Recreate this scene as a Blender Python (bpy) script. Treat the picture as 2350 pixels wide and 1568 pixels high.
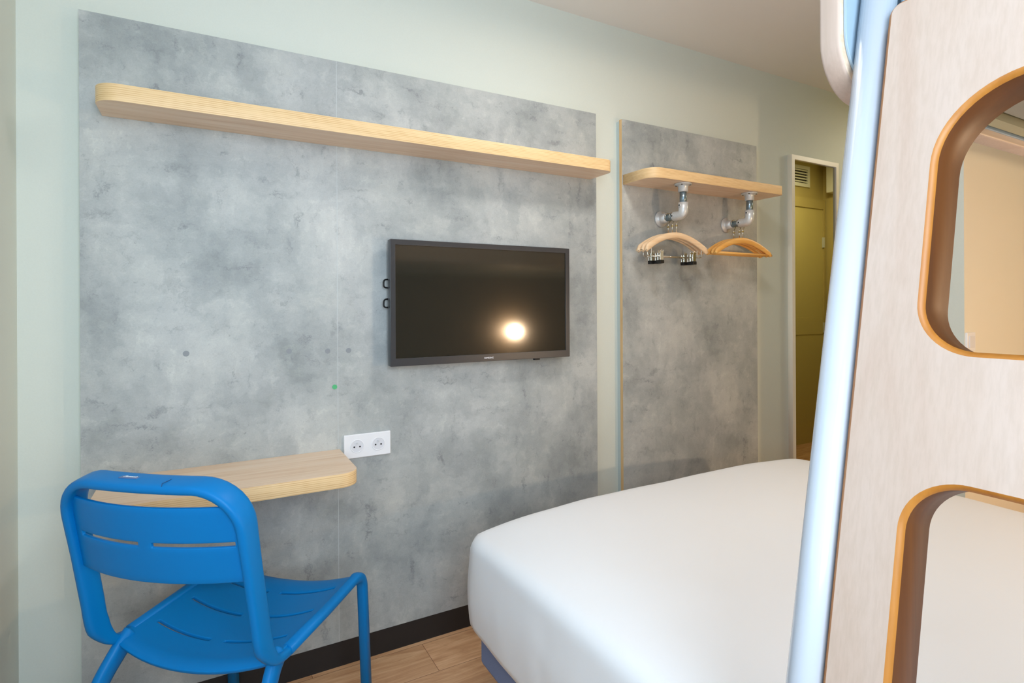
import bpy, bmesh, math, random
from mathutils import Vector, Matrix, noise
R = math.radians
sc = bpy.context.scene
C = sc.collection
for o in list(bpy.data.objects):
    bpy.data.objects.remove(o, do_unlink=True)

# ------------------------------------------------------------------ camera
cam_data = bpy.data.cameras.new('camera')
cam = bpy.data.objects.new('camera', cam_data); C.objects.link(cam)
cam_data.sensor_width = 36.0
cam_data.lens = 1274.48 / 2350 * 36
cam_data.shift_y = -(784 - 702.69) / 2350
cam_data.clip_start = 0.02
th, roll = R(28.795), R(0.2824)
fw = Vector((math.sin(th), math.cos(th), 0)); rt = Vector((math.cos(th), -math.sin(th), 0)); up = Vector((0, 0, 1))
cx_ = rt * math.cos(roll) - up * math.sin(roll)
cy_ = rt * math.sin(roll) + up * math.cos(roll)
m = Matrix((cx_, cy_, -fw)).transposed().to_4x4()
m.translation = Vector((0, 0, 1.1976))
cam.matrix_world = m
sc.camera = cam

# ------------------------------------------------------------------ view, world
sc.view_settings.view_transform = 'Standard'
sc.view_settings.look = 'None'
sc.view_settings.gamma = 1.0
sc.view_settings.use_curve_mapping = False
sc.view_settings.exposure = 0.0
sc.cycles.use_denoising = True
sc.cycles.max_bounces = 14
sc.cycles.diffuse_bounces = 8
sc.cycles.glossy_bounces = 6
sc.cycles.transparent_max_bounces = 12
sc.cycles.caustics_reflective = False
sc.cycles.caustics_refractive = False
sc.cycles.sample_clamp_indirect = 6.0
w = bpy.data.worlds.new('sky'); sc.world = w; w.use_nodes = True
w.node_tree.nodes['Background'].inputs[0].default_value = (0.62, 0.78, 1.0, 1)
w.node_tree.nodes['Background'].inputs[1].default_value = 1.5

# ------------------------------------------------------------------ lights
def area(name, loc, rot, sx, sy, power, col):
    l = bpy.data.lights.new(name, 'AREA'); l.shape = 'RECTANGLE'; l.size = sx; l.size_y = sy
    l.energy = power; l.color = col
    o = bpy.data.objects.new(name, l); C.objects.link(o); o.location = loc; o.rotation_euler = rot
    return o
# daylight arriving through the window in the left wall
area('daylight', (-0.60, 0.25, 1.60), (0, R(-90), 0), 1.25, 1.45, 5.5, (0.62, 0.81, 1.0))
# daylight through the second window, in the back wall left of the bed
area('daylight_back', (0.02, -0.72, 1.55), (R(90), 0, 0), 0.85, 1.3, 40, (0.72, 0.87, 1.0))
# unseen ceiling lamp added to brighten the room (the fitting itself is built below)
area('added_ceiling_light', (1.25, 1.0, 2.375), (0, 0, 0), 0.26, 0.26, 9, (1.0, 0.94, 0.88))
# unseen ceiling lamp added to light the entry corridor
area('added_corridor_light', (4.1, 1.35, 2.39), (0, 0, 0), 0.22, 0.22, 12, (1.0, 0.92, 0.72))

# ------------------------------------------------------------------ materials
def s2l(c):
    return tuple(((v / 255) / 12.92 if v / 255 <= 0.04045 else ((v / 255 + 0.055) / 1.055) ** 2.4) for v in c) + (1,)
class NT:
    def __init__(s, name):
        s.m = bpy.data.materials.new(name); s.m.use_nodes = True; s.t = s.m.node_tree
        s.b = s.t.nodes['Principled BSDF']; s.o = s.t.nodes['Material Output']
    def n(s, typ, **kw):
        x = s.t.nodes.new(typ)
        for k, v in kw.items():
            if k.startswith('i_'):
                k = k[2:]; k = int(k) if k.isdigit() else k.replace('_', ' ')
                x.inputs[k].default_value = v
            else: setattr(x, k, v)
        return x
    def l(s, a, b): s.t.links.new(a, b)
    def ramp(s, src, stops, interp='LINEAR'):
        r = s.n('ShaderNodeValToRGB'); r.color_ramp.interpolation = interp
        e = r.color_ramp.elements
        while len(e) < len(stops): e.new(0.5)
        for i, (p, c) in enumerate(stops):
            e[i].position = p; e[i].color = c
        s.l(src, r.inputs[0]); return r.outputs[0]
    def mix(s, f, a, b, mode='MIX'):
        x = s.n('ShaderNodeMix', data_type='RGBA', blend_type=mode)
        for v, i in ((f, 0), (a, 6), (b, 7)):
            if hasattr(v, 'is_linked'): s.l(v, x.inputs[i])
            else: x.inputs[i].default_value = v
        return x.outputs[2]
    def coord(s, scale=(1, 1, 1), rot=(0, 0, 0), loc=(0, 0, 0)):
        tc = s.n('ShaderNodeTexCoord'); mp = s.n('ShaderNodeMapping')
        mp.inputs['Scale'].default_value = scale; mp.inputs['Rotation'].default_value = rot; mp.inputs['Location'].default_value = loc
        s.l(tc.outputs['Object'], mp.inputs[0]); return mp.outputs[0]
    def noise(s, vec, scale, detail=4, rough=0.55, dist=0.0):
        x = s.n('ShaderNodeTexNoise'); x.inputs['Scale'].default_value = scale; x.inputs['Detail'].default_value = detail
        x.inputs['Roughness'].default_value = rough; x.inputs['Distortion'].default_value = dist
        s.l(vec, x.inputs['Vector']); return x.outputs['Fac']
    def bump(s, h, strength=0.1, dist=0.01):
        b = s.n('ShaderNodeBump'); b.inputs['Strength'].default_value = strength; b.inputs['Distance'].default_value = dist
        s.l(h, b.inputs['Height']); s.l(b.outputs[0], s.b.inputs['Normal'])
def P(name, col, rough=0.5, metal=0.0, bump=0, bscale=60, vary=0.0, coat=0.0, spec=0.5, trans=0.0):
    t = NT(name); t.b.inputs['Roughness'].default_value = rough; t.b.inputs['Metallic'].default_value = metal
    t.b.inputs['Coat Weight'].default_value = coat
    t.b.inputs['Specular IOR Level'].default_value = spec
    c = s2l(col)
    v = t.coord()
    f = t.noise(v, bscale if bump else 8, 5)
    d = tuple(x * (1 - vary) for x in c[:3]) + (1,)
    if vary: t.l(t.mix(t.ramp(f, [(0.35, (0, 0, 0, 1)), (0.65, (1, 1, 1, 1))]), d, c), t.b.inputs['Base Color'])
    else: t.b.inputs['Base Color'].default_value = c
    if bump: t.bump(f, bump, 0.003)
    return t.m

def mat_concrete():
    t = NT('grey_concrete_laminate')
    # warp the lookup a little with a blocky noise so that patches get trowelled, ragged rims
    base = t.coord()
    wn = t.n('ShaderNodeTexNoise'); wn.inputs['Scale'].default_value = 34; wn.inputs['Detail'].default_value = 5; wn.inputs['Roughness'].default_value = 0.7
    t.l(base, wn.inputs['Vector'])
    sc_ = t.n('ShaderNodeVectorMath', operation='SCALE'); t.l(wn.outputs['Color'], sc_.inputs[0]); sc_.inputs['Scale'].default_value = 0.07
    ad = t.n('ShaderNodeVectorMath', operation='ADD'); t.l(base, ad.inputs[0]); t.l(sc_.outputs[0], ad.inputs[1])
    wv = ad.outputs[0]
    def nz(scale, loc, sz, det, ro):
        mp = t.n('ShaderNodeMapping'); mp.inputs['Scale'].default_value = sz; mp.inputs['Location'].default_value = loc; t.l(wv, mp.inputs[0])
        return t.noise(mp.outputs[0], scale, det, ro)
    big = nz(2.2, (0, 0, 4), (1, 1, 1), 3, 0.5)
    mid = nz(5.0, (3, 1, 7), (1, 1, 0.9), 6, 0.62)
    vs_ = nz(26, (5, 2, 1), (1, 1, 0.30), 6, 0.7)
    hs_ = nz(30, (9, 4, 2), (0.28, 1, 1), 6, 0.7)
    msk = nz(4, (1, 6, 3), (1, 1, 1), 2, 0.5)
    spk = nz(70, (2, 2, 8), (0.6, 1, 1), 4, 0.65)
    fine = t.noise(t.coord((1, 1, 1)), 210, 4, 0.8)
    a = t.ramp(big, [(0.34, s2l((146, 154, 152))), (0.5, s2l((172, 178, 176))), (0.66, s2l((196, 200, 199)))])
    b = t.ramp(mid, [(0.32, s2l((130, 136, 137))), (0.42, s2l((154, 159, 161))), (0.53, s2l((178, 182, 182))), (0.66, s2l((200, 202, 199)))])
    c = t.mix(0.6, a, b)
    st = t.ramp(vs_, [(0.32, (0.60, 0.61, 0.63, 1)), (0.42, (0.93, 0.93, 0.94, 1)), (0.56, (1, 1, 1, 1)), (0.68, (1.16, 1.15, 1.12, 1))])
    hs = t.ramp(hs_, [(0.32, (0.62, 0.63, 0.65, 1)), (0.42, (0.94, 0.94, 0.95, 1)), (0.56, (1, 1, 1, 1)), (0.68, (1.16, 1.15, 1.12, 1))])
    sm = t.mix(t.ramp(msk, [(0.42, (0, 0, 0, 1)), (0.58, (1, 1, 1, 1))]), st, hs)
    c = t.mix(1.0, c, sm, 'MULTIPLY')
    c = t.mix(0.8, c, t.ramp(spk, [(0.27, (0.62, 0.62, 0.64, 1)), (0.34, (1, 1, 1, 1)), (0.68, (1, 1, 1, 1)), (0.76, (1.16, 1.15, 1.12, 1))]), 'MULTIPLY')
    c = t.mix(0.45, c, t.ramp(fine, [(0.32, (0.84, 0.84, 0.84, 1)), (0.55, (1.03, 1.03, 1.03, 1))]), 'MULTIPLY')
    t.l(c, t.b.inputs['Base Color'])
    t.b.inputs['Roughness'].default_value = 0.5
    return t.m
def mat_birch(name, c0, c1, c2, axis='x', rough=0.42, coarse=1.0):
    t = NT(name)
    s = {'x': (0.8, 14, 14), 'y': (14, 0.8, 14), 'z': (14, 14, 0.8)}[axis]
    v = t.coord(tuple(k * coarse for k in s))
    n1 = t.noise(v, 3.0, 6, 0.6, 0.8)
    s2 = {'x': (0.5, 30, 30), 'y': (30, 0.5, 30), 'z': (30, 30, 0.5)}[axis]
    n2 = t.noise(t.coord(s2, loc=(2, 3, 4)), 8, 4, 0.6)
    n3 = t.noise(t.coord((1, 1, 1)), 2.2, 3)
    c = t.ramp(n1, [(0.3, s2l(c0)), (0.5, s2l(c1)), (0.72, s2l(c2))])
    c = t.mix(0.45, c, t.ramp(n2, [(0.35, (0.86, 0.84, 0.8, 1)), (0.6, (1, 1, 1, 1))]), 'MULTIPLY')
    c = t.mix(0.3, c, t.ramp(n3, [(0.3, (0.92, 0.9, 0.9, 1)), (0.7, (1.04, 1.03, 1.02, 1))]), 'MULTIPLY')
    t.l(c, t.b.inputs['Base Color'])
    t.b.inputs['Roughness'].default_value = rough
    t.bump(n2, 0.03, 0.001)
    return t.m
def mat_ply_edge(name, cl, cd, zscale=330, rough=0.45):
    t = NT(name)
    tc = t.n('ShaderNodeTexCoord'); sp = t.n('ShaderNodeSeparateXYZ'); t.l(tc.outputs['Object'], sp.inputs[0])
    wob = t.noise(t.coord((3, 3, 30)), 2, 3)
    md = t.n('ShaderNodeMath', operation='MULTIPLY_ADD'); t.l(wob, md.inputs[0]); md.inputs[1].default_value = 0.0016; t.l(sp.outputs[2], md.inputs[2])
    m2 = t.n('ShaderNodeMath', operation='MULTIPLY'); t.l(md.outputs[0], m2.inputs[0]); m2.inputs[1].default_value = 2 * math.pi / 0.0052
    sn = t.n('ShaderNodeMath', operation='SINE'); t.l(m2.outputs[0], sn.inputs[0])
    ab = t.n('ShaderNodeMath', operation='MULTIPLY_ADD'); t.l(sn.outputs[0], ab.inputs[0]); ab.inputs[1].default_value = 0.5; ab.inputs[2].default_value = 0.5
    grain = t.noise(t.coord((6, 6, 500)), 3, 4, 0.7)
    c = t.ramp(ab.outputs[0], [(0.15, s2l(cd)), (0.55, s2l(cl))])
    blot = t.noise(t.coord((5, 5, 60)), 2.0, 4, 0.6)
    c = t.mix(t.ramp(blot, [(0.4, (0.25, 0.25, 0.25, 1)), (0.62, (0.9, 0.9, 0.9, 1))]), c, s2l(cl))
    c = t.mix(0.5, c, t.ramp(grain, [(0.3, (0.8, 0.76, 0.7, 1)), (0.55, (1, 1, 1, 1))]), 'MULTIPLY')
    t.l(c, t.b.inputs['Base Color']); t.b.inputs['Roughness'].default_value = rough
    return t.m
def mat_floor():
    t = NT('oak_plank_floor')
    v = t.coord(loc=(0.336, 0.11, 0))
    bk = t.n('ShaderNodeTexBrick'); t.l(v, bk.inputs['Vector'])
    bk.inputs['Color1'].default_value = (0, 0, 0, 1); bk.inputs['Color2'].default_value = (1, 1, 1, 1); bk.inputs['Mortar'].default_value = (0.5, 0.5, 0.5, 1)
    bk.inputs['Scale'].default_value = 1; bk.inputs['Mortar Size'].default_value = 0.0009; bk.inputs['Brick Width'].default_value = 1.0; bk.inputs['Row Height'].default_value = 0.166
    bk.offset = 0.37
    sh = t.n('ShaderNodeVectorMath', operation='SCALE'); t.l(bk.outputs['Color'], sh.inputs[0]); sh.inputs['Scale'].default_value = 5.0
    ad = t.n('ShaderNodeVectorMath', operation='ADD'); t.l(t.coord((1.4, 11, 1)), ad.inputs[0]); t.l(sh.outputs[0], ad.inputs[1])
    g1 = t.noise(ad.outputs[0], 1.6, 6, 0.6, 1.4)
    ad2 = t.n('ShaderNodeVectorMath', operation='ADD'); t.l(t.coord((3, 70, 1)), ad2.inputs[0]); t.l(sh.outputs[0], ad2.inputs[1])
    g2 = t.noise(ad2.outputs[0], 2.5, 5, 0.65, 0.3)
    c = t.ramp(g1, [(0.3, s2l((182, 134, 96))), (0.5, s2l((212, 166, 126))), (0.7, s2l((230, 190, 150)))])
    c = t.mix(0.6, c, t.ramp(g2, [(0.35, (0.78, 0.7, 0.62, 1)), (0.6, (1, 1, 1, 1))]), 'MULTIPLY')
    c = t.mix(0.5, c, t.ramp(bk.outputs['Color'], [(0, (0.88, 0.86, 0.84, 1)), (1, (1.08, 1.06, 1.05, 1))]), 'MULTIPLY')
    c = t.mix(bk.outputs['Fac'], c, s2l((120, 80, 50)))
    t.l(c, t.b.inputs['Base Color']); t.b.inputs['Roughness'].default_value = 0.45
    t.bump(g2, 0.05, 0.001)
    return t.m
def mat_emit(name, col, st):
    t = NT(name); t.b.inputs['Base Color'].default_value = s2l(col)
    t.b.inputs['Emission Color'].default_value = s2l(col); t.b.inputs['Emission Strength'].default_value = st
    return t.m
def mat_window_glass():
    t = NT('window_glass'); t.t.nodes.remove(t.b)
    tr = t.n('ShaderNodeBsdfTransparent'); gl = t.n('ShaderNodeBsdfGlossy'); gl.inputs['Roughness'].default_value = 0.0
    mx = t.n('ShaderNodeMixShader'); mx.inputs[0].default_value = 0.06
    t.l(tr.outputs[0], mx.inputs[1]); t.l(gl.outputs[0], mx.inputs[2]); t.l(mx.outputs[0], t.o.inputs[0])
    return t.m

M = dict(
    wall=P('pale_green_wall_paint', (214, 220, 212), 0.6, bump=0.04, bscale=220, vary=0.02),
    ceiling=P('ceiling_paint', (234, 230, 226), 0.75, bump=0.10, bscale=160),
    concrete=mat_concrete(),
    joint=P('joint_filler', (196, 203, 204), 0.6),
    core=mat_birch('board_core', (206, 166, 112), (224, 188, 136), (236, 204, 156), 'z'),
    batten=P('painted_batten', (190, 204, 206), 0.6),
    birch=mat_birch('birch_face', (224, 190, 158), (236, 208, 180), (242, 220, 198), 'x'),
    ply=mat_ply_edge('birch_ply_edge', (238, 206, 156), (206, 160, 104)),
    panel_face=mat_birch('ladder_birch_face', (202, 174, 156), (208, 183, 166), (212, 189, 174), 'z', 0.45, 0.3),
    panel_inner_shade=mat_birch('ladder_inner_shade', (84, 44, 12), (98, 52, 14), (110, 62, 20), 'z', 0.5, 0.5),  # shade inside the cut-outs put into the colour as a darker brown
    panel_edge=mat_birch('ladder_edge', (176, 108, 40), (190, 122, 48), (202, 134, 58), 'z', 0.4, 0.5),
    floor=mat_floor(),
    black_skirt=P('black_skirting', (32, 32, 34), 0.4),
    sheet=P('white_duvet_cotton', (238, 238, 240), 0.85, bump=0.05, bscale=300),
    bedbase=P('blue_grey_bed_base', (120, 134, 170), 0.8, bump=0.3, bscale=500),
    dark=P('dark_metal', (30, 31, 34), 0.35, 0.3),
    tvframe=P('tv_frame_plastic', (52, 54, 58), 0.32, coat=0.2),
    tvscreen=P('tv_screen', (42, 41, 35), 0.08, spec=0.8),
    chair=P('chair_blue_polymer', (0, 118, 188), 0.42, bump=0.02, bscale=900, spec=0.22),
    seamblue=P('dark_blue_seam', (0, 62, 110), 0.5),
    badge=P('chair_badge', (92, 116, 158), 0.4),
    chrome=P('galvanised_cast', (222, 226, 228), 0.34, 0.35, bump=0.08, bscale=300, vary=0.12),
    pipe=P('galvanised_pipe', (140, 160, 172), 0.3, 0.85, vary=0.1),
    wire=P('bright_steel_wire', (225, 222, 210), 0.18, 1.0),
    brass=P('brassy_hook', (190, 176, 120), 0.25, 1.0),
    clipblack=P('black_rubber', (16, 16, 17), 0.5),
    pale_wood=mat_birch('pale_hanger_wood', (236, 200, 158), (246, 216, 178), (250, 226, 192), 'x'),
    orange_wood=mat_birch('orange_hanger_wood', (236, 172, 88), (246, 190, 106), (250, 204, 126), 'x'),
    white=P('white_plastic', (238, 240, 244), 0.3, coat=0.2),
    white_in=P('white_socket_well', (222, 224, 230), 0.35),
    hole=P('dark_hole', (10, 10, 10), 0.8),
    cream=P('cream_frame_lacquer', (246, 240, 226), 0.35),
    mirror=P('mirror_silver', (190, 188, 160), 0.0, 1.0),
    bluetube=P('pale_blue_enamel', (200, 206, 216), 0.22, coat=0.6, spec=0.6),
    bluelam=P('blue_laminate', (164, 184, 198), 0.4),
    greymetal=P('grey_bunk_frame', (150, 148, 138), 0.45),
    beige=P('beige_slat', (176, 170, 138), 0.5),
    podwall=P('cream_wall_paint', (236, 232, 216), 0.6, bump=0.04, bscale=220),
    olive=P('ochre_wall_paint', (186, 168, 104), 0.6),
    olive_door=P('ochre_door_paint', (200, 184, 118), 0.5),
    headwall=P('brown_headboard_laminate', (104, 88, 66), 0.5, vary=0.15),
    lampglow=mat_emit('warm_lamp_glass', (255, 221, 180), 700),
    panelglow=mat_emit('added_lamp_diffuser', (255, 226, 190), 2.0),  # glow of the added, unseen ceiling lamp
    vent_dark=P('vent_dark', (40, 36, 26), 0.7),
    vent_white=P('vent_white', (222, 220, 205), 0.5),
    glass=mat_window_glass(),
    greendot=P('green_sticker', (80, 180, 120), 0.5),
    dotgrey=P('screw_cover_grey', (138, 143, 148), 0.5),
)

# ------------------------------------------------------------------ helpers
def link(name, me, mat, parent=None, smooth=False):
    o = bpy.data.objects.new(name, me); C.objects.link(o)
    if mat is not None:
        if isinstance(mat, (list, tuple)):
            for x in mat: me.materials.append(x)
        else: me.materials.append(mat)
    if parent: o.parent = parent
    if smooth:
        for p in me.polygons: p.use_smooth = True
    return o
def bmo(name, bm, mat, parent=None, smooth=False):
    bmesh.ops.recalc_face_normals(bm, faces=bm.faces)
    me = bpy.data.meshes.new(name); bm.to_mesh(me); bm.free()
    return link(name, me, mat, parent, smooth)
def tag(o, label=None, cat=None, group=None, kind=None):
    if label: o['label'] = label
    if cat: o['category'] = cat
    if group: o['group'] = group
    if kind: o['kind'] = kind
    return o
def empty(name, loc, label, cat, group=None, rz=0):
    o = bpy.data.objects.new(name, None); C.objects.link(o); o.location = loc; o.rotation_euler = (0, 0, rz)
    o.empty_display_size = 0.05
    return tag(o, label, cat, group)
def bbox_bm(bm, lo, hi, bevel=0.0, seg=2, mi=0):
    r = bmesh.ops.create_cube(bm, size=1)
    vs = r['verts']
    for v in vs:
        v.co = Vector(((lo[i] + hi[i]) / 2 + v.co[i] * (hi[i] - lo[i]) for i in range(3)))
    fs = set(f for v in vs for f in v.link_faces)
    if bevel:
        es = list(set(e for v in vs for e in v.link_edges))
        rr = bmesh.ops.bevel(bm, geom=es, offset=bevel, segments=seg, affect='EDGES', profile=0.5)
        fs = set(rr['faces']) | set(f for f in fs if f.is_valid)
    for f in fs:
        if f.is_valid: f.material_index = mi
def box(name, lo, hi, mat, parent=None, bevel=0.0, seg=2):
    bm = bmesh.new(); bbox_bm(bm, lo, hi, bevel, seg)
    return bmo(name, bm, mat, parent)
def off(p, o):  # world lo/hi relative to a parent origin
    return tuple(a - b for a, b in zip(p, o))
def ring_sweep(bm, rings, close=False, cap=True, mi=0):
    vr = [[bm.verts.new(p) for p in r] for r in rings]
    n = len(vr[0]); k = len(vr)
    for i in range(k if close else k - 1):
        a, b = vr[i], vr[(i + 1) % k]
        for j in range(n):
            f = bm.faces.new((a[j], a[(j + 1) % n], b[(j + 1) % n], b[j])); f.material_index = mi; f.smooth = True
    if cap and not close:
        for r in (vr[0], vr[-1]):
            f = bm.faces.new(r); f.material_index = mi
    return vr
def smooth_path(pts, sub=6):
    P_ = [Vector(p) for p in pts]; out = []
    for i in range(len(P_) - 1):
        p0 = P_[max(i - 1, 0)]; p1 = P_[i]; p2 = P_[i + 1]; p3 = P_[min(i + 2, len(P_) - 1)]
        for k in range(sub):
            t = k / sub
            out.append(0.5 * ((2 * p1) + (-p0 + p2) * t + (2 * p0 - 5 * p1 + 4 * p2 - p3) * t * t + (-p0 + 3 * p1 - 3 * p2 + p3) * t ** 3))
    out.append(P_[-1]); return out
def fillet(pts, rads, seg=8):
    """polyline with rounded corners"""
    P_ = [Vector(p) for p in pts]; out = [P_[0]]
    for i in range(1, len(P_) - 1):
        r = rads[i - 1] if isinstance(rads, (list, tuple)) else rads
        a = (P_[i - 1] - P_[i]); b = (P_[i + 1] - P_[i])
        ang = a.angle(b); d = min(r / math.tan(ang / 2), a.length * 0.49, b.length * 0.49)
        p = P_[i] + a.normalized() * d; q = P_[i] + b.normalized() * d
        for k in range(seg + 1):
            t = k / seg
            out.append((1 - t) ** 2 * p + 2 * t * (1 - t) * P_[i] + t * t * q)
    out.append(P_[-1]); return out
def tube_bm(bm, pts, rad, n=12, cap=True, nrm=None, a=None, b=None, power=2.0, mi=0):
    """round tube, or a super-elliptic band: a along nrm, b across"""
    pts = [Vector(p) for p in pts]; rings = []
    prev = None
    for i, p in enumerate(pts):
        if i == 0: t = pts[1] - p
        elif i == len(pts) - 1: t = p - pts[i - 1]
        else: t = (pts[i + 1] - p).normalized() + (p - pts[i - 1]).normalized()
        t.normalize()
        if nrm is not None:
            u = Vector(nrm if not callable(nrm) else nrm(i)); u = (u - t * u.dot(t)).normalized()
        else:
            if prev is None:
                u = Vector((0, 0, 1)) if abs(t.z) < 0.9 else Vector((1, 0, 0))
            else: u = prev
            u = (u - t * u.dot(t)).normalized()
        prev = u; v = t.cross(u)
        ra = (a(i) if callable(a) else a) if a is not None else (rad[i] if isinstance(rad, (list, tuple)) else rad)
        rb = (b(i) if callable(b) else b) if b is not None else (rad[i] if isinstance(rad, (list, tuple)) else rad)
        ring = []
        for k in range(n):
            an = 2 * math.pi * k / n; c, s = math.cos(an), math.sin(an)
            ring.append(p + u * (math.copysign(abs(c) ** (2 / power), c) * ra) + v * (math.copysign(abs(s) ** (2 / power), s) * rb))
        rings.append(ring)
    ring_sweep(bm, rings, cap=cap, mi=mi)
def tube(name, pts, rad, mat, parent=None, **k):
    bm = bmesh.new(); tube_bm(bm, pts, rad, **k)
    return bmo(name, bm, mat, parent, True)
def cyl_bm(bm, p, q, r, n=20, mi=0):
    tube_bm(bm, [p, q], r, n=n, mi=mi)
    for f in bm.faces:
        if len(f.verts) > 4: f.smooth = False
def rounded_outline(pts, rads, seg=8):
    """closed 2D polygon, per-corner radius"""
    n = len(pts); out = []
    for i in range(n):
        p = Vector(pts[i]); a = Vector(pts[i - 1]) - p; b = Vector(pts[(i + 1) % n]) - p
        r = rads[i] if isinstance(rads, (list, tuple)) else rads
        if r <= 0: out.append(p); continue
        ang = a.angle(b); d = min(r / math.tan(ang / 2), a.length * 0.49, b.length * 0.49)
        rr = d * math.tan(ang / 2)
        s = p + a.normalized() * d; e = p + b.normalized() * d
        cen = p + (a.normalized() + b.normalized()).normalized() * (rr / math.sin(ang / 2))
        a0 = math.atan2(s.y - cen.y, s.x - cen.x); a1 = math.atan2(e.y - cen.y, e.x - cen.x)
        da = (a1 - a0 + math.pi) % (2 * math.pi) - math.pi
        for k in range(seg + 1):
            t = a0 + da * k / seg; out.append(Vector((cen.x + rr * math.cos(t), cen.y + rr * math.sin(t))))
    return out
def slab_mesh(name, outlines, thick, bevel=0.0, bres=2):
    """flat board in local XY, centred in Z, with holes; evaluated from a 2D curve"""
    cu = bpy.data.curves.new(name + '_c', 'CURVE'); cu.dimensions = '2D'; cu.fill_mode = 'BOTH'
    cu.extrude = thick / 2 - bevel; cu.bevel_depth = bevel; cu.bevel_resolution = bres; cu.offset = -bevel
    for ol in outlines:
        sp = cu.splines.new('POLY'); sp.points.add(len(ol) - 1)
        for i, p in enumerate(ol): sp.points[i].co = (p[0], p[1], 0, 1)
        sp.use_cyclic_u = True
    to = bpy.data.objects.new('tmp', cu); C.objects.link(to)
    dg = bpy.context.evaluated_depsgraph_get(); dg.update()
    me = bpy.data.meshes.new_from_object(to.evaluated_get(dg)); me.name = name
    bpy.data.objects.remove(to, do_unlink=True); bpy.data.curves.remove(cu)
    bm = bmesh.new(); bm.from_mesh(me); bmesh.ops.remove_doubles(bm, verts=bm.verts, dist=1e-5)
    bmesh.ops.recalc_face_normals(bm, faces=bm.faces); bm.to_mesh(me); bm.free()
    me.materials.clear()
    return me
def board(name, outlines, thick, face_mat, edge_mat, parent=None, bevel=0.001, loc=(0, 0, 0), rot=None, bres=2):
    me = slab_mesh(name, outlines, thick, bevel, bres)
    me.materials.append(face_mat); me.materials.append(edge_mat)
    for p in me.polygons: p.material_index = 0 if abs(p.normal.z) > 0.92 else 1
    if rot is not None:
        me.transform(rot)
    o = bpy.data.objects.new(name, me); C.objects.link(o); o.location = loc
    if parent: o.parent = parent
    return o
def text_obj(name, s, size, mat, parent, mtx, ext=0.0003, shear=0.0):
    cu = bpy.data.curves.new(name, 'FONT'); cu.body = s; cu.size = size; cu.extrude = ext; cu.align_x = 'CENTER'; cu.align_y = 'CENTER'; cu.shear = shear
    to = bpy.data.objects.new('tmp', cu); C.objects.link(to)
    dg = bpy.context.evaluated_depsgraph_get(); dg.update()
    me = bpy.data.meshes.new_from_object(to.evaluated_get(dg)); bpy.data.objects.remove(to, do_unlink=True)
    me.transform(mtx); me.materials.clear(); me.materials.append(mat); me.name = name
    o = bpy.data.objects.new(name, me); C.objects.link(o); o.parent = parent
    return o
def copy_tree(o, parent=None, children=None):
    c = o.copy(); C.objects.link(c)
    if parent: c.parent = parent
    for ch in o.children: copy_tree(ch, c)
    return c
def struct(o): return tag(o, kind='structure')

# ------------------------------------------------------------------ the room
XL, XR, YB, YF, ZC = -0.445, 4.81, -0.58, 1.94, 2.438
struct(box('floor', (XL - .12, YB - .12, -.1), (XR + .12, YF + .12, 0), M['floor']))
struct(box('ceiling', (XL - .12, YB - .12, ZC), (XR + .12, YF + .12, ZC + .1), M['ceiling']))
struct(box('wall_front', (XL, YF, 0), (XR, YF + .12, ZC), M['wall']))
bm = bmesh.new(); VX0, VX1, VZ0, VZ1 = -.42, .46, .85, 2.2
for lo, hi in (((XL, YB - .12, 0), (XR, YB, VZ0)), ((XL, YB - .12, VZ1), (XR, YB, ZC)), ((XL, YB - .12, VZ0), (VX0, YB, VZ1)), ((VX1, YB - .12, VZ0), (XR, YB, VZ1))): bbox_bm(bm, lo, hi)
struct(bmo('wall_back', bm, M['wall']))
bm = bmesh.new(); ya, yb = YB - .09, YB - .04
for lo, hi in (((VX0, ya, VZ0), (VX1, yb, VZ0 + .05)), ((VX0, ya, VZ1 - .05), (VX1, yb, VZ1)), ((VX0, ya, VZ0 + .05), (VX0 + .05, yb, VZ1 - .05)), ((VX1 - .05, ya, VZ0 + .05), (VX1, yb, VZ1 - .05))): bbox_bm(bm, lo, hi)
wf = struct(bmo('window_2', bm, M['white']))
box('pane', (VX0 + .03, ya + .02, VZ0 + .03), (VX1 - .03, ya + .024, VZ1 - .03), M['glass'], wf)
struct(box('wall_end', (XR, YB, 0), (XR + .12, YF + .12, ZC), M['olive']))
# left wall with its window opening
WY0, WY1, WZ0, WZ1 = -0.45, 0.95, 1.0, 2.2
bm = bmesh.new()
a0, a1 = XL - .12, XL
bbox_bm(bm, (a0, YB - .12, 0), (a1, YF + .12, WZ0)); bbox_bm(bm, (a0, YB - .12, WZ1), (a1, YF + .12, ZC))
bbox_bm(bm, (a0, YB - .12, WZ0), (a1, WY0, WZ1)); bbox_bm(bm, (a0, WY1, WZ0), (a1, YF + .12, WZ1))
struct(bmo('wall_left', bm, M['wall']))
bm = bmesh.new(); x0, x1 = a0 + .03, a0 + .08
for lo, hi in (((x0, WY0, WZ0), (x1, WY1, WZ0 + .05)), ((x0, WY0, WZ1 - .05), (x1, WY1, WZ1)), ((x0, WY0, WZ0 + .05), (x1, WY0 + .05, WZ1 - .05)),
               ((x0, WY1 - .05, WZ0 + .05), (x1, WY1, WZ1 - .05)), ((x0, .225, WZ0 + .05), (x1, .275, WZ1 - .05))):
    bbox_bm(bm, lo, hi)
wf = struct(bmo('window_1', bm, M['white']))
box('pane', (x0 + .02, WY0 + .03, WZ0 + .03), (x0 + .024, WY1 - .03, WZ1 - .03), M['glass'], wf)
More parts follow.
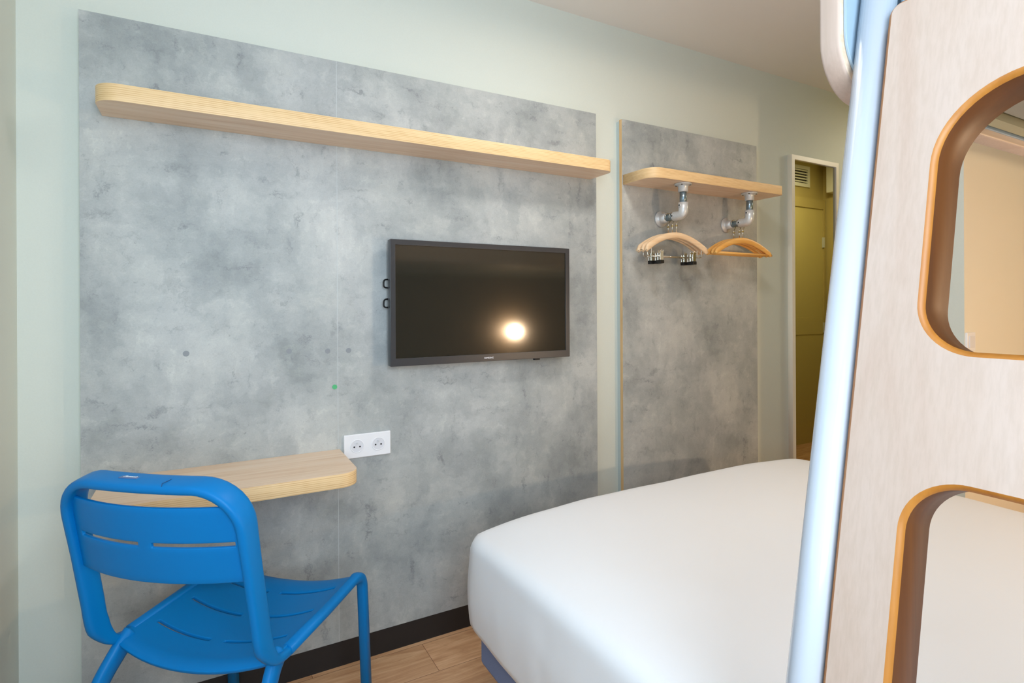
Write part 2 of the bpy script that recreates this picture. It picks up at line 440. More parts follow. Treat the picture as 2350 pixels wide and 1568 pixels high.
# partition between the sleeping area and the entry corridor
bm = bmesh.new()
poly = [(2.47, 1.0), (3.5, 1.0), (3.5, -.58), (3.6, -.58), (3.6, .75), (4.81, .75), (4.81, .85), (3.6, .85), (3.6, 1.1), (2.47, 1.1)]
vs = [bm.verts.new((x, y, 0)) for x, y in poly]; f = bm.faces.new(vs)
r = bmesh.ops.extrude_face_region(bm, geom=[f]); bmesh.ops.translate(bm, verts=[v for v in r['geom'] if isinstance(v, bmesh.types.BMVert)], vec=(0, 0, ZC))
pw = struct(bmo('wall_partition', bm, [M['podwall'], M['olive'], M['wall']]))
for p in pw.data.polygons:
    c = p.center
    if abs(p.normal.y) > .5 and p.normal.y > 0: p.material_index = 1
    if c.x < 2.48: p.material_index = 2
struct(box('baseboard_front', (XL, 1.9, 0), (XR, 1.94, .082), M['black_skirt']))
struct(box('baseboard_left', (XL, YB, 0), (XL + .012, 1.9, .082), M['black_skirt']))
# headboard cladding of the back wall, under the bunk
struct(box('trim_1', (.55, YB, .3), (3.3, YB + .02, 1.46), M['headwall']))
# corridor door
d = box('door_1', (3.93, .85, 0), (4.775, .866, 2.037), M['olive_door']); struct(d)
bm = bmesh.new()
for lo, hi in (((4.775, .85, 0), (4.80, .876, 2.12)), ((3.86, .85, 0), (3.93, .876, 2.12)), ((3.93, .85, 2.037), (4.775, .876, 2.12))): bbox_bm(bm, lo, hi)
bmo('door_frame', bm, M['olive'], d)
box('door_rail', (3.95, .866, .94), (4.765, .870, 1.085), M['olive_door'], d)
for z in (1.70, .95): box('hinge', (4.765, .866, z), (4.782, .882, z + .09), M['chrome'], d)

# ------------------------------------------------------------------ concrete-look wall panels
def panel(name, x0, x1, seams, z1, label, caps=()):
    o = (x0, 1.9, .082); e = empty(name, o, label, 'wall panel')
    xs = [x0] + seams + [x1]
    for i in range(len(xs) - 1):
        a = xs[i] + (.0002 if i else 0); b = xs[i + 1] - (.0002 if i < len(xs) - 2 else 0)
        bm = bmesh.new(); bbox_bm(bm, off((a, 1.9, .082), o), off((b, 1.918, z1), o), .0003, 1)
        q = bmo('facing_board', bm, [M['concrete'], M['core']], e)
        for p in q.data.polygons: p.material_index = 0 if p.normal.y < -.6 else 1
    for x in seams: box('joint_strip', off((x - .0007, 1.8997, .083), o), off((x + .0007, 1.9003, z1 - .001), o), M['joint'], e)
    box('batten', off((x0 + .002, 1.918, .09), o), off((x1 - .002, 1.94, z1 - .004), o), M['batten'], e)
    for x, z in caps:
        bm = bmesh.new(); cyl_bm(bm, off((x, 1.8992, z), o), off((x, 1.9005, z), o), .0085, 20)
        bmo('screw_cap', bm, M['dotgrey'], e)
    return e
panel('wall_panel', -.304, 1.457, [.3815], 2.016, 'wide grey concrete-look wall panel behind the television and desk',
      [(-.054, 1.062), (.230, 1.057), (.349, 1.052), (.417, 1.051)])
panel('wall_panel', 1.598, 2.487, [], 2.016, 'narrow grey concrete-look wall panel behind the hanger shelf')
bm = bmesh.new(); cyl_bm(bm, (.371, 1.8985, .932), (.371, 1.9, .932), .008, 16)
tag(bmo('round_sticker', bm, M['greendot']), 'tiny green round sticker on the panel above the socket', 'sticker')

# ------------------------------------------------------------------ shelves and desk
def shelf(name, pts, rads, z0, z1, label, cat='shelf'):
    cx = sum(p[0] for p in pts) / len(pts)
    ol = rounded_outline([(x - cx, y - 1.9) for x, y in pts], rads, 10)
    o = board(name, [ol], z1 - z0, M['birch'], M['ply'], None, .0012, (cx, 1.9, (z0 + z1) / 2))
    return tag(o, label, cat)
shelf('wall_shelf', [(-.253, 1.9), (-.253, 1.744), (1.426, 1.744), (1.426, 1.9)], [0, .055, .035, 0], 1.732, 1.777,
      'long plywood wall shelf high above the television')
shelf('hanging_shelf', [(1.603, 1.9), (1.603, 1.72), (2.45, 1.72), (2.45, 1.9)], [0, .06, .02, 0], 1.728, 1.771,
      'short plywood shelf above the coat hangers')
shelf('desk', [(-.255, 1.9), (-.255, 1.612), (.386, 1.612), (.386, 1.9)], [0, .045, .055, 0], .684, .724,
      'small wall-mounted plywood desk behind the blue chair', 'desk')

# ------------------------------------------------------------------ socket
o = (.4775, 1.9, .728)
e = empty('double_socket', o, 'white double wall socket beside the end of the desk', 'socket')
box('cover_plate', (-.0795, -.009, -.040), (.0795, 0, .040), M['white'], e, .003, 3)
for k, sx in enumerate((-.036, .036)):
    bm = bmesh.new(); cyl_bm(bm, (sx, -.0096, 0), (sx, -.006, 0), .0215, 36)
    s_ = bmo('socket_well', bm, M['white_in'], e)
    bm = bmesh.new()
    rings = [[Vector((sx + math.cos(a) * r_, y_, math.sin(a) * r_)) for a in [2 * math.pi * i / 40 for i in range(40)]] for r_, y_ in ((.0225, -.009), (.0222, -.0104), (.0205, -.0104), (.0203, -.0094))]
    ring_sweep(bm, rings, cap=False); bmo('rim', bm, M['white'], s_, True)
    for dx in (-.0095, .0095):
        bm = bmesh.new(); cyl_bm(bm, (sx + dx, -.0100, -.002), (sx + dx, -.0094, -.002), .0028, 16); bmo('pin_hole', bm, M['hole'], s_)
    bm = bmesh.new(); cyl_bm(bm, (sx, -.016, .010), (sx, -.0094, .010), .0024, 14); bmo('earth_pin', bm, M['chrome'], s_)

# ------------------------------------------------------------------ television
o = (.909, 1.84, .994)
e = empty('television', o, 'black flat-screen television mounted on the concrete-look panel', 'television')
w2, h = .366, .433
b = .0185
RXf = Matrix.Rotation(R(90), 4, 'X')
fr = board('bezel', [rounded_outline([(-w2, 0), (w2, 0), (w2, h), (-w2, h)], .003, 3), [(-w2 + b, .027), (w2 - b, .027), (w2 - b, h - b), (-w2 + b, h - b)]], .03, M['tvframe'], M['tvframe'], e, .0012, (0, .015, 0), RXf)
box('screen', (-w2 + b - .001, .004, .026), (w2 - b + .001, .02, h - b + .001), M['tvscreen'], e)
box('back_cover', (-w2 + .02, .028, .03), (w2 - .02, .044, h - .03), M['dark'], e, .006)
box('wall_bracket', (-.12, .044, .12), (.12, .06, .32), M['dark'], e)
box('sensor_foot', (.205, .004, -.006), (.228, .02, .001), M['clipblack'], e, .001)
text_obj('maker_lettering', 'SAMSUNG', .0085, M['white'], e, Matrix.Translation((.004, -.0005, .0125)) @ Matrix.Rotation(R(90), 4, 'X'), .0004)
for z in (.283, .215):
    tube('cable', smooth_path([(-.33, .048, z + .012), (-w2 - .004, .040, z + .014), (-w2 - .013, .034, z), (-w2 - .006, .036, z - .014), (-.33, .048, z - .012)], 6), .0028, M['clipblack'], e, n=8)

# ------------------------------------------------------------------ mirror
o = (3.008, 1.94, .25)
e = empty('wall_mirror', o, 'tall narrow framed mirror on the front wall right of the hangers', 'mirror')
x0, x1, z0, z1 = -.216, .216, 0, 1.768
fwid = .026
board('frame', [[(x0, z0), (x1, z0), (x1, z1), (x0, z1)], [(x0 + fwid, z0 + fwid), (x1 - fwid, z0 + fwid), (x1 - fwid, z1 - fwid), (x0 + fwid, z1 - fwid)]], .028, M['cream'], M['cream'], e, .001, (0, -.014, 0), RXf)
box('mirror_glass', (x0 + fwid - .002, -.018, z0 + fwid - .002), (x1 - fwid + .002, -.006, z1 - fwid + .002), M['mirror'], e)

# ------------------------------------------------------------------ pipe brackets and hangers
def pipe_bracket(cx, label):
    cy = 1.762; zt = 1.728; zh = 1.592
    e = empty('pipe_bracket', (cx, cy, zh), label, 'pipe bracket', 'pipe brackets under the short shelf')
    def disc(nm, p, q, r_, mat=M['chrome'], n=32):
        bm = bmesh.new(); cyl_bm(bm, p, q, r_, n); return bmo(nm, bm, mat, e)
    T = zt - zh
    bm = bmesh.new()
    ring_sweep(bm, [[Vector((math.cos(a) * r_, math.sin(a) * r_, z_)) for a in [2 * math.pi * i / 32 for i in range(32)]] for r_, z_ in
                    ((.037, T), (.037, T - .005), (.034, T - .007), (.023, T - .009), (.021, T - .013), (.021, T - .036), (.016, T - .037))])
    tf = bmo('top_flange', bm, M['chrome'], e, True)
    for a in range(4):
        an = a * math.pi / 2 + .6; bm = bmesh.new(); cyl_bm(bm, (math.cos(an) * .029, math.sin(an) * .029, T - .009), (math.cos(an) * .029, math.sin(an) * .029, T - .005), .004, 10); bmo('screw', bm, M['dark'], tf)
    bm = bmesh.new(); cyl_bm(bm, (.020, 0, T - .024), (.0235, 0, T - .024), .004, 12); bmo('grub_screw', bm, M['hole'], tf)
    disc('vertical_pipe', (0, 0, .04), (0, 0, T - .03), .0150, M['pipe'], 28)
    pts = [Vector((0, 0, .054))] + fillet([(0, 0, .05), (0, 0, 0), (0, .05, 0)], .042, 12)[1:] + [Vector((0, .054, 0))]
    bm = bmesh.new(); tube_bm(bm, pts, .0205, n=28); el = bmo('elbow', bm, M['chrome'], e, True)
    for p_, q_ in (((-.019, 0, .040), (-.024, 0, .040)), ((-.019, .044, 0), (-.024, .044, 0))):
        bm = bmesh.new(); cyl_bm(bm, p_, q_, .0062, 16); bm2 = bmo('screw_boss', bm, M['chrome'], el)
        bm = bmesh.new(); cyl_bm(bm, (q_[0] + .001, q_[1], q_[2]), (q_[0] - .0006, q_[1], q_[2]), .0036, 12); bmo('grub_screw', bm, M['hole'], el)
    disc('horizontal_pipe', (0, .04, 0), (0, .136, 0), .0150, M['pipe'], 28)
    bm = bmesh.new(); Y = 1.9 - cy
    ring_sweep(bm, [[Vector((math.cos(a) * r_, y_, math.sin(a) * r_)) for a in [2 * math.pi * i / 32 for i in range(32)]] for r_, y_ in
                    ((.037, Y), (.037, Y - .005), (.034, Y - .008), (.024, Y - .011), (.0215, Y - .016), (.0215, Y - .040), (.016, Y - .041))])
    bmo('wall_flange', bm, M['chrome'], e, True)
    return e
pipe_bracket(1.823, 'galvanised pipe bracket carrying the pale hangers under the short shelf')
pipe_bracket(2.255, 'galvanised pipe bracket carrying the orange hangers, nearer the mirror')

def arc_board(x0, hw, ztop, drop, tall_mid, tall_end, th_):
    bm = bmesh.new(); N = 36; rings = []
    for i in range(N + 1):
        s = -1 + 2 * i / N; x = s * hw
        top = ztop - drop * abs(s) ** 1.9
        tall = tall_mid + (tall_end - tall_mid) * abs(s) ** 2
        bot = top - tall
        if abs(s) > .93:
            k = (abs(s) - .93) / .07; sh = tall * (1 - math.sqrt(max(0, 1 - k * k))) * .42; top -= sh; bot += sh
        y = th_ / 2 * (1.15 - .15 * abs(s)); yo = -.006 * abs(s) ** 2
        r_ = min(.004, y * .9)
        rings.append([Vector((x, y_ + yo, z_)) for y_, z_ in ((-y, bot + r_), (-y, top - r_), (-y + r_, top), (y - r_, top), (y, top - r_), (y, bot + r_), (y - r_, bot), (-y + r_, bot))])
    ring_sweep(bm, rings); return bm
def hook_pts(zc, top):
    # hook looped over the pipe (axis y): plane x-z, centre of pipe at z=0
    r_ = .0185; pts = []
    for k in range(15):
        a = R(-150 + k * 18) ; pts.append((math.cos(R(200) - R(k * 17)) * r_, 0, math.sin(R(200) - R(k * 17)) * r_))
    pts += [(.006, 0, -.028), (0, 0, -.036), (0, 0, top)]
    return pts
def clip_hanger(label):
    e = empty('clip_hanger', (0, 0, 0), label, 'hanger', 'pale trouser hangers on the left pipe bracket')
    bmo('shoulder_board', arc_board(0, .187, -.072, .066, .026, .034, .013), M['pale_wood'], e)
    tube('hook', hook_pts(0, -.078), .0021, M['wire'], e, n=8)
    bm = bmesh.new(); cyl_bm(bm, (0, 0, -.045), (0, 0, -.038), .005, 12); bmo('hook_collar', bm, M['brass'], e)
    bm = bmesh.new()
    for s in (-1, 1):
        tube_bm(bm, smooth_path([(s * .150, -.004, -.135), (s * .150, -.004, -.172), (s * .146, -.004, -.178), (s * .13, -.004, -.180)], 4), .0019, n=8)
    tube_bm(bm, [(-.13, -.004, -.180), (.13, -.004, -.180)], .0016, n=8)
    bmo('trouser_rod', bm, M['wire'], e, True)
    for s in (-1, 1):
        x = s * .098
        bm = bmesh.new()
        for yy, t in ((-.010, .10), (.002, -.10)):
            bbox_bm(bm, (x - .010, yy - .0015, -.200), (x + .010, yy + .0015, -.165), .0008, 1)
        bbox_bm(bm, (x - .007, -.014, -.166), (x + .007, -.012, -.158)); cyl_bm(bm, (x - .011, -.004, -.180), (x + .011, -.004, -.180), .005, 12)
        for sx in (-1, 1): tube_bm(bm, [(x + sx * .006, -.012, -.168), (x + sx * .008, -.013, -.158), (x + sx * .003, -.014, -.154)], .0016, n=6)
        cl = bmo('clip', bm, M['wire'], e)
        box('rubber_pad', (x - .0115, -.015, -.212), (x + .0115, .007, -.197), M['clipblack'], cl, .002)
    return e
def bar_hanger(label):
    e = empty('bar_hanger', (0, 0, 0), label, 'hanger', 'orange hangers on the right pipe bracket')
    bmo('shoulder_board', arc_board(0, .200, -.072, .068, .027, .026, .013), M['orange_wood'], e)
    tube('trouser_bar', [(-.185, -.004, -.150), (.185, -.004, -.150)], .006, M['orange_wood'], e, n=12)
    tube('hook', hook_pts(0, -.078), .0021, M['wire'], e, n=8)
    bm = bmesh.new(); cyl_bm(bm, (0, 0, -.045), (0, 0, -.038), .005, 12); bmo('hook_collar', bm, M['brass'], e)
    return e
h0 = clip_hanger('pale wooden clip hanger, the one nearest the room'); h0.location = (1.823, 1.803, 1.592)
for y, rz, lb in ((1.828, .004, 'pale wooden clip hanger between the other two pale ones'), (1.853, -.006, 'pale wooden clip hanger closest to the wall')):
    c = copy_tree(h0); c.location = (1.823, y, 1.592); c['label'] = lb; c.rotation_euler.z = rz
    for ch in c.children:
        if ch.name.startswith('clip'): ch.location.x = {1.828: .009, 1.853: -.006}[y]
g0 = bar_hanger('orange wooden bar hanger, the one nearest the room'); g0.location = (2.255, 1.801, 1.592)
for y, rz, lb in ((1.820, -.012, 'orange wooden bar hanger between the other two orange ones'), (1.853, .012, 'orange wooden bar hanger closest to the wall')):
    c = copy_tree(g0); c.location = (2.255, y, 1.592); c['label'] = lb; c.rotation_euler.z = rz

# ------------------------------------------------------------------ chair
CH = (.093, 1.554, 0); CR = R(-39.7)
e = empty('blue_chair', CH, 'bright blue slatted plastic chair standing at the desk', 'chair', None, CR)
HW = .202; K = .186
def by(z): return -.236 - K * (z - .51)      # recline of the back
def bow(x, a): return -a * (1 - (x / HW) ** 2)
# back hoop: uprights and top rail in one flat band
pts = []
TOPZ = .852; rc = .085
right = [Vector((HW, -.13, .441)), Vector((HW, -.168, .443))] + [Vector((HW, -.197, .452)), Vector((HW, -.218, .475)), Vector((HW, by(.51), .51))] + [Vector((HW, by(z), z)) for z in (.56, .62, .68, TOPZ - rc)]
arc = [Vector((HW - rc + math.cos(a) * rc, 0, TOPZ - rc + math.sin(a) * rc)) for a in [R(10 * k) for k in range(1, 9)]]
arc = [Vector((p.x, by(p.z) , p.z)) for p in arc]
top = [Vector((x, by(TOPZ) , TOPZ)) for x in (HW - rc, .09, .06, .03, 0)]
right = smooth_path(right[:6], 4) + right[6:]
half = right + arc + top
for p in half:
    if p.z > TOPZ - rc: p.y += -.020 * (1 - (abs(p.x) / HW) ** 2)
pts = half + [Vector((-p.x, p.y, p.z)) for p in reversed(half[:-1])]
nb = Vector((0, 1, K)).normalized()
n_all = len(pts)
def nrm_f(i):
    p = pts[i]
    if p.z < .47: t = max(0, min(1, (-.165 - p.y) / .04)); 
    else: t = 1
    return Vector((0, 0, 1)) * (1 - t) + (Vector((0, 1, K)) if t > 0 else Vector((0, 0, 0))) * t if p.z >= .452 and t > 0 else Vector((0, .001, 1))
# section: wide axis follows the in-plane normal, thin axis across
bm = bmesh.new()
rings = []
for i, p in enumerate(pts):
    t = (pts[min(i + 1, n_all - 1)] - pts[max(i - 1, 0)]).normalized()
    thin = Vector((1, 0, 0)) if p.z < TOPZ - rc + .001 else None
    if p.z <= TOPZ - rc + .001: u = Vector((1, 0, 0)); 
    else: u = t.cross(nb).normalized()
    if u.x < 0 and p.z <= TOPZ - rc: u = -u
    if i > 0 and u.dot(prev_u) < 0: u = -u
    prev_u = u
    v = t.cross(u).normalized()
    wv = (.023 + .004 * max(0, min(1, (p.z - .70) / .12))) if p.z > .50 else .010 + (.023 - .010) * max(0, (p.z - .447) / .053)
    wu = .0105
    ring = []
    for k in range(16):
        a = 2 * math.pi * k / 16; c_, s_ = math.cos(a), math.sin(a)
        ring.append(p + u * (math.copysign(abs(c_) ** .55, c_) * wu) + v * (math.copysign(abs(s_) ** .55, s_) * wv))
    if i > 0:   # keep ring order aligned
        pass
    rings.append(ring)
ring_sweep(bm, rings)
hoop = bmo('back_hoop', bm, M['chair'], e, True)
def slotted(name, xs, ys, fn, slots, thick, mat, parent):
    bm = bmesh.new()
    G = [[bm.verts.new(fn(x, y)) for x in xs] for y in ys]
    for j in range(len(ys) - 1):
        for i in range(len(xs) - 1):
            xm = (xs[i] + xs[i + 1]) / 2; ym = (ys[j] + ys[j + 1]) / 2
            if any(a < xm < b and c < ym < d_ for a, b, c, d_ in slots): continue
            bm.faces.new((G[j][i], G[j][i + 1], G[j + 1][i + 1], G[j + 1][i]))
    for v in [v for v in bm.verts if not v.link_faces]: bm.verts.remove(v)
    o_ = bmo(name, bm, mat, parent, True)
    md = o_.modifiers.new('t', 'SOLIDIFY'); md.thickness = thick; md.offset = 0
    mb = o_.modifiers.new('b', 'BEVEL'); mb.width = .0018; mb.segments = 2; mb.limit_method = 'ANGLE'; mb.angle_limit = R(50)
    return o_
def grid(lo, hi, n, extra):
    v = sorted(set([round(lo + (hi - lo) * i / n, 5) for i in range(n + 1)] + extra))
    out = [v[0]]
    for q in v[1:]:
        if q - out[-1] < .0025:
            if q in extra: out[-1] = q
            continue
        out.append(q)
    return out
# backrest slat with its two slits
def slat(x, z):
    zz = z
    return Vector((x, by(zz) + bow(x, .042) - .004, zz))
xs = grid(-.197, .197, 36, [-.168, -.005, .024, .182]); zs = grid(.654, .813, 12, [.730, .740])
sl = slotted('back_slat', xs, zs, slat, [(-.168, -.005, .730, .740), (.024, .182, .730, .740)], .0075, M['chair'], e)
# seat
def seat(x, y):
    z = .452 - .026 * (1 - (abs(x) / .205) ** 2.2) 
    yy = y
    if y > .16:
        k = (y - .16); z -= 12 * k * k 
    if y < -.17: z -= 18 * (y + .17) ** 2
    if y < -.1: yy = y - .022 * (1 - (x / .205) ** 2) * ((-.1 - y) / .1)
    z -= .010 * (1 - ((y - .0) / .19) ** 2) * (1 - (x / .205) ** 2)
    curve = -.018 * (1 - (x / .205) ** 2)
    return Vector((x, yy + curve * (1 if -.16 < y < .16 else .5), z))
rows = [(-.104, -.095), (.005, .014), (.114, .123)]
xs = grid(-.202, .202, 36, [-.172, -.018, .018, .172]); ys = grid(-.192, .206, 28, [v for r_ in rows for v in r_])
slots = [(a, b_, r_[0], r_[1]) for r_ in rows for a, b_ in ((-.172, -.018), (.018, .172))]
slotted('seat', xs, ys, seat, slots, .009, M['chair'], e)
# side rails running into the front legs
for s in (-1, 1):
    p_ = fillet([(s * (HW + .001), -.15, .445), (s * (HW + .005), .0, .448), (s * (HW + .008), .192, .456), (s * (HW + .012), .218, 0)], [.3, .05], 10)
    n_ = len(p_)
    bm = bmesh.new(); tube_bm(bm, p_, None, n=14, nrm=(1, 0, 0), a=lambda i: .0135, b=lambda i: .0135 if i > 12 else .011, power=3.2)
    bmo('leg', bm, M['chair'], e, True)
    q_ = smooth_path([(s * .190, -.160, .446), (s * .194, -.195, .418), (s * .204, -.240, .35), (s * .214, -.272, .22), (s * .218, -.300, .08), (s * .219, -.308, 0)], 6)
    bm = bmesh.new(); tube_bm(bm, q_, None, n=14, nrm=(1, 0, 0), a=lambda i: .013, b=lambda i: .024 - .008 * min(1, i / 22), power=2.6)
    bmo('leg', bm, M['chair'], e, True)
# seam line and maker's plate on the top rail
zt = TOPZ + .0105
def rail_pt(x, d): # d along the wide axis, from front edge
    z = TOPZ; y = by(z) - .028 * (1 - (x / HW) ** 2)
    return Vector((x, y, z)) + Vector((0, -1, -K * 0)) * 0 + Vector((0, d, d * K)) + Vector((0, -K * .0, 1)) * .0106
box('maker_plate', (-.052, by(TOPZ) - .018 - .0075, zt - .0012), (-.010, by(TOPZ) - .018 + .0075, zt + .0008), M['badge'], hoop, .0004)
text_obj('maker_lettering', 'Fermob', .0095, M['white'], hoop, Matrix.Translation((-.031, by(TOPZ) - .018, zt + .0010)), .0002, .35)
bm = bmesh.new()
ring = []
tube_bm(bm, [(.062, by(TOPZ) - .020 - .0235, TOPZ - .002), (.062, by(TOPZ) - .020 - .020, zt - .0010), (.062, by(TOPZ) - .020, zt + .0001), (.062, by(TOPZ) - .020 + .020, zt - .0006), (.062, by(TOPZ) - .020 + .0235, TOPZ)], .0007, n=6)
bmo('moulding_seam', bm, M['seamblue'], hoop)

# ------------------------------------------------------------------ double bed
BX0, BX1, BY0, BY1 = .640, 2.17, -.55, 1.468
e = empty('double_bed', (1.4, .45, 0), 'low double bed with blue-grey base under the white duvet', 'bed')
def rel(p): return (p[0] - 1.4, p[1] - .45, p[2])
box('base', rel((BX0 + .035, BY0 + .02, .185)), rel((BX1 - .035, BY1 - .04, .34)), M['bedbase'], e, .012)
box('mattress', rel((BX0 + .04, BY0 + .005, .342)), rel((BX1 - .04, BY1 - .04, .52)), M['sheet'], e, .04, 4)
for x in (BX0 + .085, BX1 - .085):
    for y in (BY0 + .1, BY1 - .13):
        bm = bmesh.new(); p = rel((x, y, 0)); cyl_bm(bm, p, (p[0], p[1], .19), .026, 20); bmo('leg', bm, M['dark'], e)
def duvet():
    bm = bmesh.new(); nx, ny = 64, 84; hx, hy = (BX1 - BX0) / 2, (BY1 - BY0) / 2
    cx, cy = (BX0 + BX1) / 2, (BY0 + BY1) / 2
    ZT, r_ = .582, .046
    # profile by arc distance past the flat top: top -> rounded edge -> side -> tucked hem
    def prof(s_, nz):
        # s_: 0..1 from the start of rounding to hem; returns (outward, z)
        q = math.pi / 2 * r_
        L = q + .235 + .05; d_ = s_ * L
        if d_ < q:
            a = d_ / r_; return (r_ * math.sin(a), ZT - r_ * (1 - math.cos(a)))
        d_ -= q
        if d_ < .235: return (r_ + .006 * math.sin(d_ / .235 * math.pi), ZT - r_ - d_)
        d_ -= .235
        return (r_ - .85 * d_, ZT - r_ - .235 - .55 * d_)
    rings = []
    # closed loop of directions round the rounded rectangle, then concentric rings
    core = rounded_outline([(-hx + r_, -hy + r_), (hx - r_, -hy + r_), (hx - r_, hy - r_), (-hx + r_, hy - r_)], .008, 6)
    # resample evenly
    L = [0]
    n = len(core)
    for i in range(n): L.append(L[-1] + (core[(i + 1) % n] - core[i]).length)
    NP = 300; loop = []
    for k in range(NP):
        d_ = L[-1] * k / NP; i = max(j for j in range(n) if L[j] <= d_)
        t = (d_ - L[i]) / max(1e-9, L[i + 1] - L[i]); loop.append(core[i].lerp(core[(i + 1) % n], t))
    nor = []
    for k in range(NP):
        t = (loop[(k + 2) % NP] - loop[k - 2]).normalized(); nor.append(Vector((t.y, -t.x)))
    inner = []
    for f_ in (.15, .35, .55, .7, .8, .88, .94, .98, 1.0):
        ring = []
        for p in loop:
            ex = min(1, (f_))
            ring.append((p.x * f_, p.y * f_))
        inner.append(ring)
    def zt_(x, y):
        ex = abs(x) / hx; ey = abs(y) / hy
        z = ZT + .012 - .030 * ex ** 6 - .010 * ey ** 8
        # the corner at the foot end, window side, is softer and lower
        c_ = max(0, (-x / hx - .25)) * max(0, (y / hy - .3)); z -= .04 * c_ ** 1.3
        z += .006 * noise.noise(Vector((x * 2.2, y * 2.2, 3.1))) + .002 * noise.noise(Vector((x * 8, y * 8, 1)))
        return z
    for ring in inner: rings.append([Vector((x + cx, y + cy, zt_(x, y))) for x, y in ring])
    S = 22
    for j in range(1, S + 1):
        ring = []
        for k in range(NP):
            ou, z = prof(j / S, 0); p = loop[k]; b_ = zt_(p.x, p.y) - ZT
            fade = max(0, 1 - (ZT - z) / .22)
            wr = (.004 * noise.noise(Vector((p.x * 9, p.y * 9, z * 5))) + .0018 * noise.noise(Vector((p.x * 30, p.y * 30, z * 14)))) * min(1, j / 8)
            hem = (.012 * noise.noise(Vector((p.x * 4, p.y * 4, 9))) + .03 * max(0, (hy - .45 - p.y)) * (p.x < 0)) * (j / S) ** 2
            q = p + nor[k] * (ou + wr)
            ring.append(Vector((q.x + cx, q.y + cy, z + b_ * fade + hem)))
        rings.append(ring)
    vr = ring_sweep(bm, rings, cap=False)
    c = bm.verts.new((cx, cy, zt_(0, 0)))
    for k in range(NP): bm.faces.new((c, vr[0][k], vr[0][(k + 1) % NP])).smooth = True
    o_ = bmo('duvet', bm, M['sheet'], None, True)
    md = o_.modifiers.new('t', 'SOLIDIFY'); md.thickness = .006; md.offset = -1
    return tag(o_, 'smooth white duvet tucked over the double bed', 'duvet')
duvet()

# ------------------------------------------------------------------ leaning bunk ladder
SL, X0 = .18205, .4581       # x = X0 + SL*z on the front face, leaning towards the bunk
lean = math.atan(SL); TH = .060
e = empty('bunk_ladder', (X0 + .03, .18, 0), 'birch ladder board with cut-out steps and pale blue tube rails', 'ladder')
# local board plane: u = y (along width), v = up the slope
cl = math.cos(lean)
def zv(z): return z / cl
y0, y1 = -.020, .379
outer = rounded_outline([(y0, .01), (y1, .01), (y1, zv(1.570)), (y0, zv(1.570))], [.01, .01, .016, .016], 10)
holes = []
for zt_h in (1.433, 1.018, .603):
    zb = zt_h - .285 if zt_h > .9 else zt_h - .285
    zb += .002; zt_h -= .002
    holes.append(rounded_outline([(y0 + .068, zv(zb)), (y1 - .068, zv(zb)), (y1 - .068, zv(zt_h)), (y0 + .068, zv(zt_h))], [.05, .05, .08 if zt_h > 1.2 else .055, .08 if zt_h > 1.2 else .055], 14))
holes.append(rounded_outline([(y0 + .065, .06), (y1 - .063, .06), (y1 - .063, zv(.19)), (y0 + .065, zv(.19))], .05, 8))
ny = Vector((math.cos(lean), 0, -math.sin(lean)))   # board normal pointing to the bunk side
vy = Vector((math.sin(lean), 0, math.cos(lean)))
B = Matrix((( 0, vy.x, ny.x * -1), (1, 0, 0), (0, vy.z, ny.z * -1))).to_4x4()
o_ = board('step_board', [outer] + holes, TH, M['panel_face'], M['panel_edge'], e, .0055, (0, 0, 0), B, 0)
o_.data.materials.append(M['panel_inner_shade'])  # edge walls take the brown with painted-in shade, bevels stay orange
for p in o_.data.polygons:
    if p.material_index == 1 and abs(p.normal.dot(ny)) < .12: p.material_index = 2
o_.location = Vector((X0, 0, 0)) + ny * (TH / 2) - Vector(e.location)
def tube_line(y, dx0, dx1):
    a = Vector((X0 + dx0, y, .0)); b = Vector((X0 + SL * 1.62 + dx1, y, 1.62))
    return [a - Vector(e.location), b - Vector(e.location)]
tube('side_rail', tube_line(.4015, .004, .019), .0205, M['bluetube'], e, n=32)
tube('side_rail', tube_line(-.0445, .004, .019), .0205, M['bluetube'], e, n=32)

# ------------------------------------------------------------------ upper bunk
e = empty('upper_bunk', (1.74, -.06, 1.47), 'upper bunk with rounded birch guard board above the bed head', 'bunk bed')
eo = Vector(e.location)
def BR(p): return tuple(a - b for a, b in zip(p, eo))
RX = Matrix.Rotation(R(90), 4, 'X')
def vboard(name, xa, xb, za, zb, ya, yb, rads, fm, em, bev=.0015):
    ol = rounded_outline([(xa, za), (xb, za), (xb, zb), (xa, zb)], rads, 12)
    o_ = board(name, [ol], yb - ya, fm, em, e, bev, (0, 0, 0), RX)
    o_.location = Vector((0, (ya + yb) / 2, 0)) - eo
    return o_
vboard('guard_board', .722, 2.80, 1.474, 1.86, .4265, .4545, [.075, .02, .02, .075], M['birch'], M['panel_face'], .004)
vboard('guard_lining', .730, 2.78, 1.486, 1.85, .4225, .4262, [.07, .02, .02, .07], M['bluelam'], M['bluelam'], .0005)
bm = bmesh.new(); bbox_bm(bm, BR((.84, .395, 1.486)), BR((2.76, .415, 1.52))); bmo('edge_batten', bm, M['beige'], e)
box('side_beam', BR((.84, .325, 1.492)), BR((2.76, .385, 1.55)), M['greymetal'], e, .002)
box('side_beam', BR((.84, -.55, 1.492)), BR((2.76, -.49, 1.55)), M['greymetal'], e, .002)
box('base_panel', BR((.84, -.57, 1.505)), BR((2.76, .318, 1.535)), M['greymetal'], e, .002)
box('end_beam', BR((.815, -.57, 1.486)), BR((.838, .40, 1.74)), M['bluelam'], e, .003)
box('mattress', BR((.85, -.56, 1.552)), BR((2.74, .40, 1.70)), M['sheet'], e, .03, 3)
for x in (2.74,):
    tube('post', [BR((x, .385, 0)), BR((x, .385, 1.5))], .02, M['bluetube'], e, n=20)

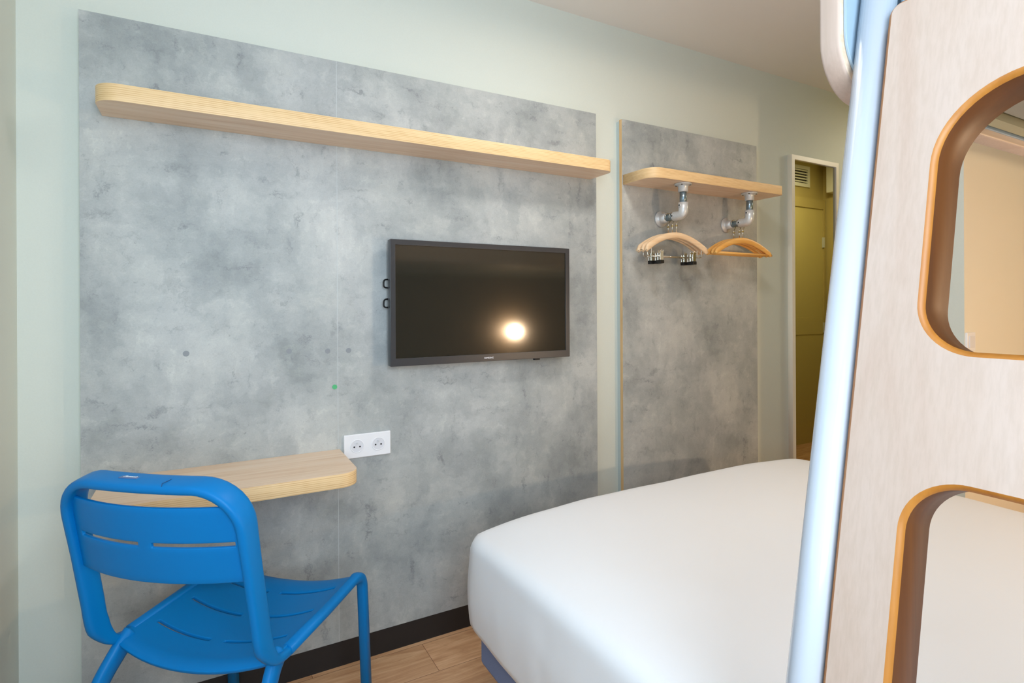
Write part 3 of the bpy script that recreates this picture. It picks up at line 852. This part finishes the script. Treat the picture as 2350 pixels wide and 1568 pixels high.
# ------------------------------------------------------------------ lamps and small fittings
e = empty('reading_lamp', (2.31, YB + .02, .98), 'warm reading lamp on the headboard wall beyond the bed', 'lamp')
bm = bmesh.new(); cyl_bm(bm, (0, 0, 0), (0, .015, 0), .045, 28); bmo('wall_plate', bm, M['dark'], e)
bm = bmesh.new(); cyl_bm(bm, (0, .015, 0), (0, .05, 0), .012, 16); bmo('arm', bm, M['dark'], e)
bm = bmesh.new()
bmesh.ops.create_uvsphere(bm, u_segments=28, v_segments=16, radius=.035)
bmesh.ops.translate(bm, verts=bm.verts, vec=(0, .095, 0)); bmo('globe', bm, M['lampglow'], e, True)
e = empty('added_ceiling_lamp', (1.25, 1.0, ZC), 'added square ceiling lamp, out of view above the foot of the bed', 'lamp')
box('housing', (-.15, -.15, -.045), (.15, .15, 0), M['white'], e, .006)
box('diffuser', (-.14, -.14, -.055), (.14, .14, -.045), M['panelglow'], e)
e = empty('added_corridor_lamp', (4.1, 1.35, ZC), 'added square ceiling lamp, out of view in the entry corridor', 'lamp')
box('housing', (-.13, -.13, -.035), (.13, .13, 0), M['white'], e, .006)
e = empty('light_switch', (2.505, 1.0, 1.055), 'white wall switch on the cream wall seen through the ladder', 'switch')
box('cover_plate', (-.032, -.008, -.035), (.032, 0, .035), M['white'], e, .002)
box('rocker', (-.02, -.011, -.022), (.02, -.008, .022), M['white_in'], e, .001)
e = empty('air_vent', (4.43, .85, 2.215), 'louvred air vent over the corridor door, seen in the mirror', 'vent')
bm = bmesh.new()
for lo, hi in (((-.17, 0, 0), (.17, .014, .03)), ((-.17, 0, .15), (.17, .014, .18)), ((-.17, 0, .03), (-.14, .014, .15)), ((.14, 0, .03), (.17, .014, .15))): bbox_bm(bm, lo, hi)
bmo('frame', bm, M['vent_white'], e)
box('duct', (-.14, .0005, .03), (.14, .002, .15), M['vent_dark'], e)
for k in range(5): box('slat', (-.14, .002, .038 + k * .024), (.14, .012, .049 + k * .024), M['vent_white'], e)
box_ = box('wall_unit', (4.72, .93, 2.167), (4.81, 1.5, 2.42), M['vent_white'], None, .008)
tag(box_, 'white wall-mounted heating unit near the ceiling, seen in the mirror', 'heater')
